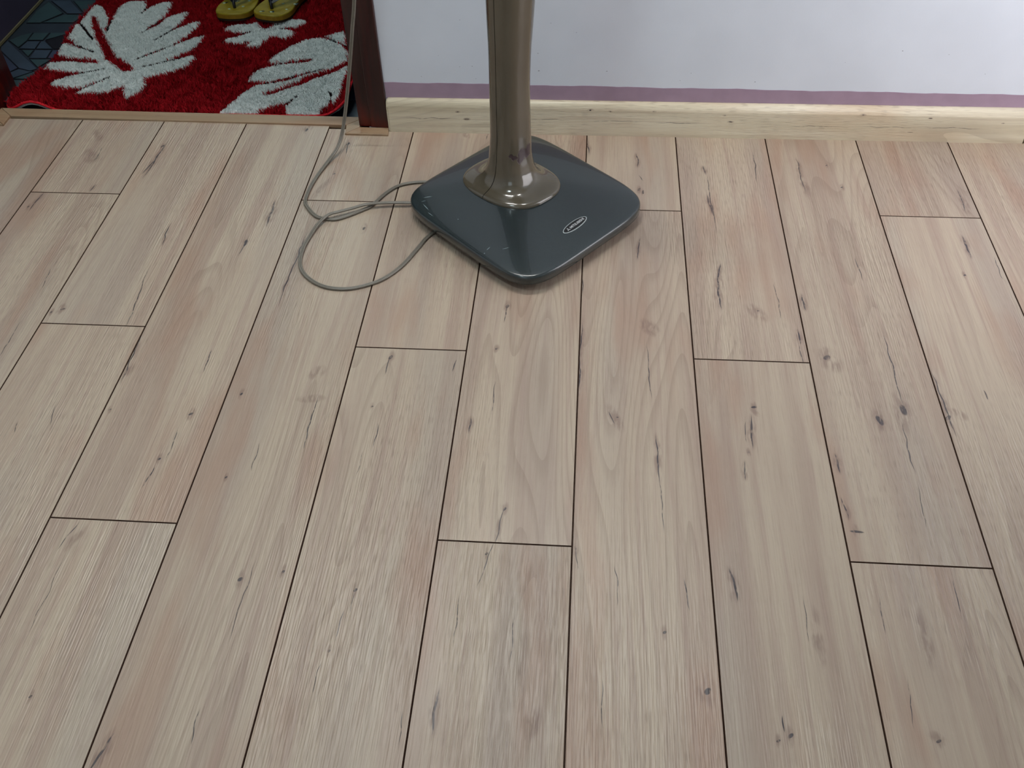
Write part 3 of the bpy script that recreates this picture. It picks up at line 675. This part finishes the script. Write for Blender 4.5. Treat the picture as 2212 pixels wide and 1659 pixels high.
def blades(name, X, Y, length, width, lean, mats, jitter):
    N = len(X)
    Z = rug_z(X, Y) + 0.0005
    L = length * rng.uniform(1 - jitter, 1 + jitter, N)
    la = rng.uniform(0, 2 * PI, N)
    # neighbouring tufts lean together
    cl = np.sin(X * 60 + 3 * np.sin(Y * 45)) + np.cos(Y * 70 + 2 * np.sin(X * 50))
    la = np.where(rng.random(N) < 0.55, cl * 2.2, la)
    lm = lean * rng.uniform(0.3, 1.3, N)
    tx, ty, tz = np.cos(la) * lm, np.sin(la) * lm, np.sqrt(np.maximum(0.05, 1 - np.minimum(lm, .95) ** 2))
    wa = rng.uniform(0, 2 * PI, N)
    wx, wy = np.cos(wa) * width / 2, np.sin(wa) * width / 2
    P = np.empty((N, 5, 3))
    for k, (t, s) in enumerate(((0, -1), (0, 1), (0.55, 1), (0.55, -1), (1, 0))):
        b = t ** 1.5
        P[:, k, 0] = X + tx * L * b + wx * s
        P[:, k, 1] = Y + ty * L * b + wy * s
        P[:, k, 2] = Z + tz * L * t
    me = bpy.data.meshes.new(name)
    me.vertices.add(N * 5); me.vertices.foreach_set('co', P.astype(np.float32).ravel())
    base = (np.arange(N) * 5)[:, None]
    quad = base + np.array([[0, 1, 2, 3]]); tri = base + np.array([[3, 2, 4]])
    loops = np.concatenate([quad, tri], 1).ravel()
    starts = (np.arange(N)[:, None] * 7 + np.array([[0, 4]])).ravel()
    me.loops.add(N * 7); me.loops.foreach_set('vertex_index', loops.astype(np.int32))
    me.polygons.add(N * 2); me.polygons.foreach_set('loop_start', starts.astype(np.int32))
    me.update(calc_edges=True)
    me.materials.append(mats)
    o = bpy.data.objects.new(name, me); COL.objects.link(o)
    o['kind'] = 'stuff'
    keep(o, rug)
    return o
def pile_mat(name, a, b, rough=0.75):
    t = NT(name)
    p = t.pos()
    n1 = t.noise(p, 900.0, 1.0); n2 = t.noise(p, 45.0, 2.0)
    f = t.math('ADD', t.math('MULTIPLY', n1, 0.6), t.math('MULTIPLY', n2, 0.4))
    return t.set(color=t.mix(t.smooth(f, 0.35, 0.65), srgb(*a), srgb(*b)), rough=rough, spec=0.15)
X, Y = seed_points(0.0021)
JX, JY = X + rng.normal(0, 0.0016, X.shape), Y + rng.normal(0, 0.0016, Y.shape)
wh = np.zeros(X.shape, bool)
for q in WHITE:
    wh |= inside(q, JX, JY)
for q in VEIN:
    wh &= ~inside(q, JX, JY)
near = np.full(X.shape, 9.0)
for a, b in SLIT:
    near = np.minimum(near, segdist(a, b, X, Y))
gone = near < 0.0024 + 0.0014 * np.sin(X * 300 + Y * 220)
blades('red_pile', X[~wh & ~gone], Y[~wh & ~gone], 0.0135, 0.0019, 0.62, pile_mat('red_shag_yarn', (170, 14, 28), (128, 8, 18)), 0.3)
blades('groove_shade_pile', X[gone], Y[gone], 0.0088, 0.0022, 0.25, pile_mat('groove_shade_yarn', (34, 18, 20), (22, 12, 16)), 0.1)  # near-black yarn paints the shade inside the carved grooves between petals
blades('white_pile', X[wh & ~gone], Y[wh & ~gone], 0.0085, 0.0044, 0.16, pile_mat('white_shag_yarn', (248, 251, 248), (240, 246, 243)), 0.06)

# ------------------------------------------------------------------ sandals on the rug
M_sole = plain('mustard_foam_sole', (140, 122, 22), 0.5, 0.4, 0.12, 60, 0.0003)
M_soleedge = plain('ochre_sole_side', (134, 100, 18), 0.6, 0.3, 0.1, 60)
M_outsole = plain('dark_outsole', (40, 28, 20), 0.7, 0.2)
M_strap = plain('black_rubber_strap', (18, 20, 26), 0.35, 0.5)
M_print = plain('printed_dark_motif', (30, 40, 34), 0.5)
M_stud = plain('pale_green_stud', (150, 170, 140), 0.3, 0.6)
SZ = FZ + 0.0265
def sandal(tip, ang, flip, dots, label):
    root = empty('flip_flop', (tip[0], tip[1], SZ))
    thing(root, label, 'sandal', 'pair of yellow flip flops on the rug')
    half = [(0, 0.0), (0.004, 0.020), (0.016, 0.036), (0.036, 0.046), (0.066, 0.0505), (0.10, 0.048), (0.14, 0.039), (0.18, 0.033), (0.215, 0.033), (0.240, 0.027), (0.252, 0.014), (0.256, 0)]
    inner = [(0, 0.0), (0.003, 0.018), (0.012, 0.036), (0.032, 0.047), (0.062, 0.0500), (0.10, 0.041), (0.14, 0.033), (0.18, 0.031), (0.215, 0.032), (0.240, 0.026), (0.252, 0.014), (0.256, 0)]
    a, b = (half, inner) if flip else (inner, half)
    pl = [(u, w) for u, w in a] + [(u, -w) for u, w in b[-2:0:-1]]
    loopp = [Vector((u, w, 0)) for u, w in pl]
    sm = catmull(loopp + [loopp[0]], 4)[:-1]
    dx, dy = math.cos(ang), math.sin(ang)
    def place(u, w, z):
        return (tip[0] + u * dx - w * dy, tip[1] + u * dy + w * dx, SZ + z)
    def lift(u):
        return 0.006 * max(0, 1 - u / 0.05) ** 2
    def slab(name, z0, z1, s, mat, r=0.0):
        rings = []
        for z, k in ((z0, s), (z1 - r, s), (z1 - r * 0.3, s - r * 0.7 / 0.05), (z1, s - r / 0.05)):
            rings.append([place(0.128 + (q.x - 0.128) * (1 - (1 - k) * 0.4), q.y * k, z + lift(q.x)) for q in sm])
        v, f = loft(rings, True, True, True)
        bm = bmesh.new(); vs = [bm.verts.new(q) for q in v]
        for q in f: bm.faces.new([vs[i] for i in q])
        return keep(bm_obj(name, bm, mat), root)
    slab('outsole', -0.003, 0.003, 0.99, M_outsole)
    slab('midsole', 0.003, 0.0125, 1.0, M_soleedge)
    slab('footbed', 0.0125, 0.0165, 0.995, M_sole, 0.0015)
    # printed motif and studs
    for (px, py) in dots:
        for k, (r, mt, z, nm) in enumerate(((0.0078, M_print, 0.0004, 'motif'), (0.0040, M_stud, 0.0012, 'stud'))):
            rx, ry = (px - tip[0]), (py - tip[1])
            u = rx * dx + ry * dy
            v = []
            N = 12
            cx, cy = px - (0.0015 if k else 0), py - (0.0018 if k else 0)
            rr = [r * (1 + 0.25 * math.sin(3 * q + px * 900)) if not k else r for q in np.linspace(0, 2 * PI, N, False)]
            for zz, sc in ((0.0155, 1.0), (0.0165 + z, 1.0), (0.0165 + z + (0.001 if k else 0.0001), 0.6)):
                v.append([(cx + rr[i] * sc * math.cos(2 * PI * i / N), cy + 0.75 * rr[i] * sc * math.sin(2 * PI * i / N), SZ + zz + lift(u)) for i in range(N)])
            vv, ff = loft(v, True, True, True)
            keep(mesh_obj(nm, vv, ff, mt), root)
    # thong post and the two straps
    tu = 0.047
    v, f = tube([Vector(place(tu, 0, z)) for z in (0.014, 0.022, 0.031)] + [Vector(place(tu + 0.006, 0, 0.038))], 0.0042, 8)
    keep(mesh_obj('thong_post', v, f, M_strap, None, True), root)
    for s in (1, -1):
        path = catmull([place(tu + 0.002, 0, 0.036), place(tu + 0.028, s * 0.020, 0.046), place(tu + 0.062, s * 0.038, 0.040), place(tu + 0.090, s * 0.0435, 0.022), place(tu + 0.100, s * 0.042, 0.010)], 6)
        rings = []
        for i, q in enumerate(path):
            tg = (path[min(i + 1, len(path) - 1)] - path[max(i - 1, 0)]).normalized()
            wdir = tg.cross(Vector((-dy * s, dx * s, 0.9))).normalized()
            nn = wdir.cross(tg)
            hw = 0.006 + 0.004 * math.sin(PI * min(1, i / (len(path) - 1)))
            rings.append([q + wdir * hw * c + nn * 0.002 * e for c, e in ((-1, -1), (1, -1), (1, 1), (-1, 1))])
        v, f = loft(rings, True, True, True)
        keep(mesh_obj('strap', v, f, M_strap), root)
    bm = bmesh.new()
    bmesh.ops.create_uvsphere(bm, u_segments=12, v_segments=8, radius=0.006)
    o = bm_obj('strap_ornament', bm, plain('silver_ornament', (190, 200, 190), 0.25, 0.6, metal=0.8), None, True)
    o.location = Vector(place(tu + 0.034, 0.020, 0.050)); o.scale = (1.2, 1.2, 0.5)
    o.parent = root; o.location = o.location - root.location
    return root
sandal((0.2135, 0.9515), PI / 2 - 0.02, False, [(0.1803, 1.0273), (0.2036, 0.9928), (0.2362, 1.0082), (0.2431, 1.0417), (0.21, 1.0391)],
       'left of the two yellow flip flops on the red rug, toe pointing straight out')
sandal((0.2985, 0.9505), PI / 2 - 0.34, True, [(0.2917, 0.9749), (0.3184, 0.9773), (0.3548, 0.9944), (0.3378, 1.027), (0.369, 1.0258)],
       'right of the two yellow flip flops on the red rug, turned slightly outwards')

# ------------------------------------------------------------------ stand fan: base, column, badge, cord
fan = empty('stand_fan', (1.0238, 0.1655, 0.0))
thing(fan, 'grey pedestal fan stand with square base and brown column by white wall', 'fan')
BC = np.array([1.0238, 0.1655]); BM = np.array([[0.1156, -0.1380], [0.1362, 0.1318]])
CC = np.array([0.9956, 0.2037]); CM = np.array([[0.0513, -0.0737], [0.0583, 0.0606]])
def sup(M, c, n, s, N, a0=0.0, a1=2 * PI, closed=True):
    ang = np.linspace(a0, a1, N, endpoint=not closed)
    cs, sn = np.cos(ang), np.sin(ang)
    k = (np.abs(cs) ** n + np.abs(sn) ** n) ** (-1 / n)
    q = np.stack([cs * k, sn * k], 1) * s
    return q @ M.T + c

def base_plastic():
    t = NT('dark_blue_grey_enamel')
    p = t.pos()
    c = t.mix(t.smooth(t.noise(p, 9.0, 3.0), 0.3, 0.7), srgb(36, 45, 46), srgb(32, 40, 42))
    scr = None
    for x, y, ang, l, w in ((0.836, 0.158, 0.12, 0.0105, 0.0011), (0.829, 0.146, 0.3, 0.006, 0.0006), (0.836, 0.128, -0.95, 0.014, 0.0009), (0.848, 0.106, -0.8, 0.010, 0.0007),
                            (0.962, -0.008, 0.2, 0.0013, 0.0013), (0.968, 0.004, 0.9, 0.006, 0.0007), (0.903, 0.088, 0, 0.0012, 0.0012), (1.00, 0.003, 0.3, 0.008, 0.0005)):
        s = t.spot(p, (x, y, 0.042), (0, 0, ang), (l, w, 0.02), 0.4)
        scr = s if scr is None else t.math('MAXIMUM', scr, s)
    c = t.mix(t.math('MULTIPLY', scr, 0.7), c, srgb(150, 168, 172))
    fleck = t.smooth(t.noise(p, 1400.0, 1.0), 0.55, 0.8)
    c = t.mix(t.math('MULTIPLY', fleck, 0.25), c, srgb(96, 110, 116))
    return t.set(color=c, rough=0.26, spec=0.5, coat=0.55, coat_rough=0.05)
M_base = base_plastic()
N = 128
prof = [(0.960, 0.0160), (0.990, 0.0168), (1.0, 0.0185), (1.0, 0.0300), (0.996, 0.0335), (0.988, 0.0352), (0.975, 0.0360)]
rings = []
for s, z in prof:
    rings.append([(x, y, z) for x, y in sup(BM, BC, 5.5, s, N)])
for k in range(1, 25):
    u = k / 24
    s = 0.975 * (1 - u) + 0.30 * u
    c = BC * (1 - u) + CC * u
    # gentle pyramid with a rounded shoulder
    z = 0.0360 + 0.0150 * (u ** 0.85)
    rings.append([(x, y, z) for x, y in sup(BM, c, 5.5 + 1.5 * math.sin(PI * u) - 2.3 * u * u, s, N)])
v, f = loft(rings, True, True, True)
o = keep(mesh_obj('base_plate', v, f, M_base, None, True), fan)
M_rubber = plain('black_rubber', (16, 16, 18), 0.7, 0.2)
for qx, qy in ((0.80, 0), (-0.80, 0), (0, 0.80), (0, -0.80), (0.68, 0.68), (-0.68, -0.68), (0.68, -0.68), (-0.68, 0.68)):
    c = BC + BM @ np.array([qx, qy]) * (0.98 if qx * qy == 0 else 0.98)
    rr = [[(c[0] + r * math.cos(a), c[1] + r * math.sin(a), z) for a in np.linspace(0, 2 * PI, 16, False)] for r, z in ((0.010, 0.0), (0.011, 0.001), (0.011, 0.0165))]
    v, f = loft(rr, True, True, True)
    keep(mesh_obj('rubber_foot', v, f, M_rubber), fan)

def column_plastic():
    t = NT('taupe_glossy_plastic')
    p = t.pos()
    c = t.mix(t.smooth(t.noise(t.scaled(p, (12, 12, 5)), 1.0, 3.0), 0.3, 0.7), srgb(88, 80, 66), srgb(80, 73, 60))
    w = t.n('ShaderNodeTexNoise', {'Vector': p, 'Scale': 150.0, 'Detail': 2.0})
    w = t.n('ShaderNodeVectorMath', {0: w.outputs['Color'], 1: (.5, .5, .5)}, operation='SUBTRACT').outputs[0]
    pw = t.added(p, t.scaled(w, (.007, .007, .009)))
    peel = None
    for x, y, z, rx, rz in ((1.0190, 0.168, 0.127, 0.0085, 0.018), (1.0310, 0.176, 0.131, 0.0075, 0.019), (1.0060, 0.160, 0.126, 0.0060, 0.006), (0.9990, 0.160, 0.131, 0.0045, 0.004)):
        s = t.spot(pw, (x, y, z), (0, 0.18, 0), (rx, 0.03, rz), 0.75)
        peel = s if peel is None else t.math('MAXIMUM', peel, s)
    c = t.mix(peel, c, srgb(60, 42, 44))
    t.set(rough=t.math('ADD', 0.16, t.math('MULTIPLY', peel, 0.4)))
    h = t.math('SUBTRACT', 1.0, peel)
    t.bump(h, 0.0004)
    return t.set(color=c, spec=0.5, coat=0.6, coat_rough=0.05)
M_col = column_plastic()
# rings: height, centre x, half width; the foot flares into a rounded square collar
CH = [(0.0490, 1.00), (0.0520, 0.995), (0.0540, 0.975), (0.0556, 0.935), (0.0570, 0.87), (0.0582, 0.78), (0.0594, 0.67), (0.0612, 0.55), (0.0640, 0.43), (0.0680, 0.32), (0.0735, 0.225), (0.0810, 0.145), (0.0910, 0.085), (0.1040, 0.045), (0.1190, 0.018), (0.1370, 0.005), (0.1552, 0.0)]
WZ = [0.05, 0.0873, 0.1029, 0.1263, 0.1552, 0.2111, 0.2646, 0.3279, 0.3641, 0.4113, 0.50, 0.70, 0.95]
WH = [0.0410, 0.0400, 0.0392, 0.0385, 0.0378, 0.0366, 0.0362, 0.0373, 0.0392, 0.0412, 0.0440, 0.0440, 0.0400]
WX = [0.9956, 0.9956, 0.9956, 0.9956, 0.9968, 0.9969, 0.9974, 0.9994, 1.0007, 1.0025, 1.005, 1.010, 1.015]
e0 = np.array([0.66, 0.751]); e1 = np.array([-0.751, 0.66])
PMd = np.stack([e0, e1], 1)
def col_rings(a0, a1, closed, grow=0.0, Na=64):
    rings = []
    hs = [(z, t) for z, t in CH] + [(z, 0.0) for z in np.linspace(0.175, 0.95, 40)]
    for z, t in hs:
        h = np.interp(z, WZ, WH) / 1.07; cx = np.interp(z, WZ, WX)
        e = 0.0 if closed else 0.0006 / (0.037 * (1 - t) + 0.085 * t)      # hairline joint between the covers
        pole = sup(PMd * h, np.array([cx, CC[1]]), 2.7, 1.0, Na, a0 + e, a1 - e, closed)
        coll = sup(CM, CC, 2.6, 1.0, Na, a0 + e, a1 - e, closed)
        q = pole * (1 - t) + coll * t
        if grow:
            c = np.array([cx, CC[1]]) * (1 - t) + CC * t
            d = q - c
            q = c + d * (1 + grow / np.linalg.norm(d, axis=1, keepdims=True))
        # the collar dips with the slope of the base
        dist = np.linalg.norm((q - BC) @ np.linalg.inv(BM).T, axis=1)
        dz = -0.004 * np.clip(t, 0, 1) * np.clip((dist - 0.25) / 0.6, 0, 1)
        rings.append([(a, b, z + e) for (a, b), e in zip(q, dz)])
    return rings
for nm, a0, a1 in (('front_cover', PI, 2 * PI), ('rear_cover', 0.0, PI)):
    v, f = loft(col_rings(a0, a1, False), False)
    keep(mesh_obj(nm, v, f, M_col, None, True), fan)
v, f = loft(col_rings(0, 2 * PI, True, -0.0016), True, True, True)
keep(mesh_obj('inner_column', v, f, plain('black_gap', (10, 10, 10), 0.8, 0.1), None, True), fan)

# badge on the front slope of the base
bc = Vector((1.1235, 0.0781, 0.0))
bx = Vector((0.0406, 0.0519, 0)).normalized()
fan_base = [c for c in fan.children if c.name.startswith('base_plate')][0]
from mathutils.bvhtree import BVHTree
bmt = bmesh.new(); bmt.from_mesh(fan_base.data); bvh = BVHTree.FromBMesh(bmt); bmt.free()
hit, nrm, _, _ = bvh.ray_cast(Vector((bc.x, bc.y, 0.3)), Vector((0, 0, -1)))
bz = nrm.normalized()
bx = (bx - bz * bx.dot(bz)).normalized()
by = bz.cross(bx)
BMAT = Matrix(((bx.x, by.x, bz.x, hit.x), (bx.y, by.y, bz.y, hit.y), (bx.z, by.z, bz.z, hit.z), (0, 0, 0, 1)))
def ellipse_prism(name, a, b, z0, z1, mat, n=48):
    r = [[(a * s * math.cos(q), b * s * math.sin(q), z) for q in np.linspace(0, 2 * PI, n, False)] for s, z in ((1.0, z0), (1.0, z1 - 0.0002), (0.985, z1))]
    v, f = loft(r, True, True, True)
    return mesh_obj(name, v, f, mat)
M_silver = plain('silver_trim', (160, 166, 166), 0.35, 0.6)
M_black = plain('black_badge_face', (8, 9, 10), 0.35, 0.5)
M_letter = plain('silver_lettering', (190, 192, 192), 0.4, 0.5)
bd = ellipse_prism('badge', 0.0330, 0.0098, -0.0012, 0.0010, M_silver)
bd.matrix_world = Matrix.Translation(-fan.location) @ BMAT
bd.parent = fan
bd['label'] = 'small oval black badge with silver rim and lettering'
fc = ellipse_prism('badge_face', 0.0308, 0.0083, 0.0, 0.0013, M_black); fc.parent = bd
# lettering
cu = bpy.data.curves.new('lettering', 'FONT')
cu.body = 'MITSUBISHI'; cu.size = 0.0078; cu.align_x = 'LEFT'; cu.align_y = 'CENTER'; cu.extrude = 0.00015; cu.offset = 0.00012
tmp = bpy.data.objects.new('lettering_tmp', cu); COL.objects.link(tmp)
bpy.context.view_layer.update()
dg = bpy.context.evaluated_depsgraph_get()
me = bpy.data.meshes.new_from_object(tmp.evaluated_get(dg))
bpy.data.objects.remove(tmp)
co = np.empty(len(me.vertices) * 3); me.vertices.foreach_get('co', co); co = co.reshape(-1, 3)
w = co[:, 0].max() - co[:, 0].min()
co[:, 0] = (co[:, 0] - co[:, 0].min()) / w * 0.0385 - 0.0135
co[:, 1] -= (co[:, 1].max() + co[:, 1].min()) / 2
co[:, 2] += 0.0014
me.vertices.foreach_set('co', co.ravel()); me.update()
me.materials.clear(); me.materials.append(M_letter)
lt = bpy.data.objects.new('lettering', me); COL.objects.link(lt); lt.parent = bd
# three-lozenge emblem before the word
V = []; F = []
for a in (PI / 2, PI / 2 + 2 * PI / 3, PI / 2 + 4 * PI / 3):
    d = Vector((math.cos(a), math.sin(a), 0)); s = Vector((-d.y, d.x, 0))
    b0 = len(V)
    for z in (0.0012, 0.0016):
        for q in (Vector((0, 0, 0)), d * 0.0022 + s * 0.00115, d * 0.0044, d * 0.0022 - s * 0.00115):
            V.append((-0.0195 + q.x, q.y - 0.0007, z))
    F += [(b0 + 4, b0 + 7, b0 + 6, b0 + 5)[::-1]] + [(b0 + i, b0 + (i + 1) % 4, b0 + 4 + (i + 1) % 4, b0 + 4 + i) for i in range(4)]
em = mesh_obj('emblem', V, F, M_letter); em.parent = bd

# twin flat cord: drops beside the door frame, loops over the floor and under the base
CT = [(0.74, 0.425, 0.95), (0.715, 0.41, 0.60), (0.6985, 0.402, 0.42), (0.6849, 0.400, 0.3203), (0.6733, 0.400, 0.2647), (0.6611, 0.400, 0.2066), (0.6474, 0.400, 0.1458), (0.6321, 0.3995, 0.0817), (0.6202, 0.3865, 0.0350), (0.6118, 0.3625, 0.0160), (0.5995, 0.3350, 0.0060)]
CA = [(0.5874, 0.2891), (0.5802, 0.2418), (0.5788, 0.2010), (0.5843, 0.1757), (0.6112, 0.1400), (0.6351, 0.1307), (0.6554, 0.1303), (0.6764, 0.1427), (0.7009, 0.1619), (0.7169, 0.1784), (0.7407, 0.2251), (0.7683, 0.2538), (0.8152, 0.2640)]
CB = [(0.8443, 0.0842), (0.8276, 0.0423), (0.8080, -0.0053), (0.7845, -0.0404), (0.7592, -0.0615), (0.7191, -0.0776), (0.6753, -0.0741), (0.6380, -0.0492), (0.6159, -0.0138), (0.6105, 0.0329), (0.6144, 0.0695), (0.6240, 0.1098), (0.6392, 0.1334), (0.6572, 0.1445), (0.6814, 0.1572), (0.7102, 0.1715), (0.7482, 0.1797), (0.7917, 0.1827)]
path = [Vector(q) for q in CT] + [Vector((x, y, 0.0030)) for x, y in CA] + [Vector((0.86, 0.25, 0.0045)), Vector((0.895, 0.19, 0.0045)), Vector((0.875, 0.125, 0.004))]
over = {12: 0.0100, 13: 0.0100, 14: 0.0098, 15: 0.0105, 16: 0.0095, 17: 0.0085, 11: 0.0060}
path += [Vector((x, y, over.get(i, 0.0030))) for i, (x, y) in enumerate(CB)] + [Vector((0.84, 0.185, 0.008)), Vector((0.90, 0.20, 0.008))]
path = catmull(path, 7)
M_cord = plain('grey_cord_insulation', (112, 106, 96), 0.35, 0.5, 0.06, 60)
def twin(pts, r, gap):
    V = []; F = []
    N = len(pts); seg = 10
    side = Vector((1, 0, 0))
    sides = []
    for i in range(N):
        tg = (pts[min(i + 1, N - 1)] - pts[max(i - 1, 0)]).normalized()
        side = (side - tg * side.dot(tg)).normalized()
        if abs(tg.z) < 0.6:
            want = tg.cross(Vector((0, 0, 1))).normalized()
            if want.dot(side) < 0: want = -want
            side = (side * 0.6 + want * 0.4).normalized()
        sides.append((side.copy(), tg.cross(side).normalized()))
    for sgn in (-1, 1):
        rings = []
        for q, (s, u) in zip(pts, sides):
            rings.append([q + s * (sgn * gap + r * math.cos(a)) + u * r * math.sin(a) for a in [2 * PI * k / seg for k in range(seg)]])
        v, f = loft(rings, True, True, True)
        b = len(V); V += v; F += [tuple(i + b for i in q) for q in f]
    return V, F
v, f = twin(path, 0.0021, 0.0017)
cd = keep(mesh_obj('power_cord', v, f, M_cord, None, True), fan)
cd['label'] = 'thin grey twin cord looping over the boards'

# ------------------------------------------------------------------ wall batten that carries the tube
bt = empty('tube_lamp', (0.80, WY, 2.34))
thing(bt, 'white fluorescent batten fixed high on the white wall', 'lamp')
keep(boxes('housing', [(0.18, 1.42, WY - 0.10, WY - 0.001, 2.31, 2.37)], M_frame, None, 0.004), bt)

cl = empty('added_ceiling_lamp', (0.25, -0.95, ZC))  # housing for the added ceiling fill, out of view
thing(cl, 'added unseen square white lamp on the ceiling, brightening the rug and left floor', 'lamp')
keep(boxes('housing', [(0.05, 0.45, -1.15, -0.75, 2.55, ZC)], M_frame, None, 0.006), cl)
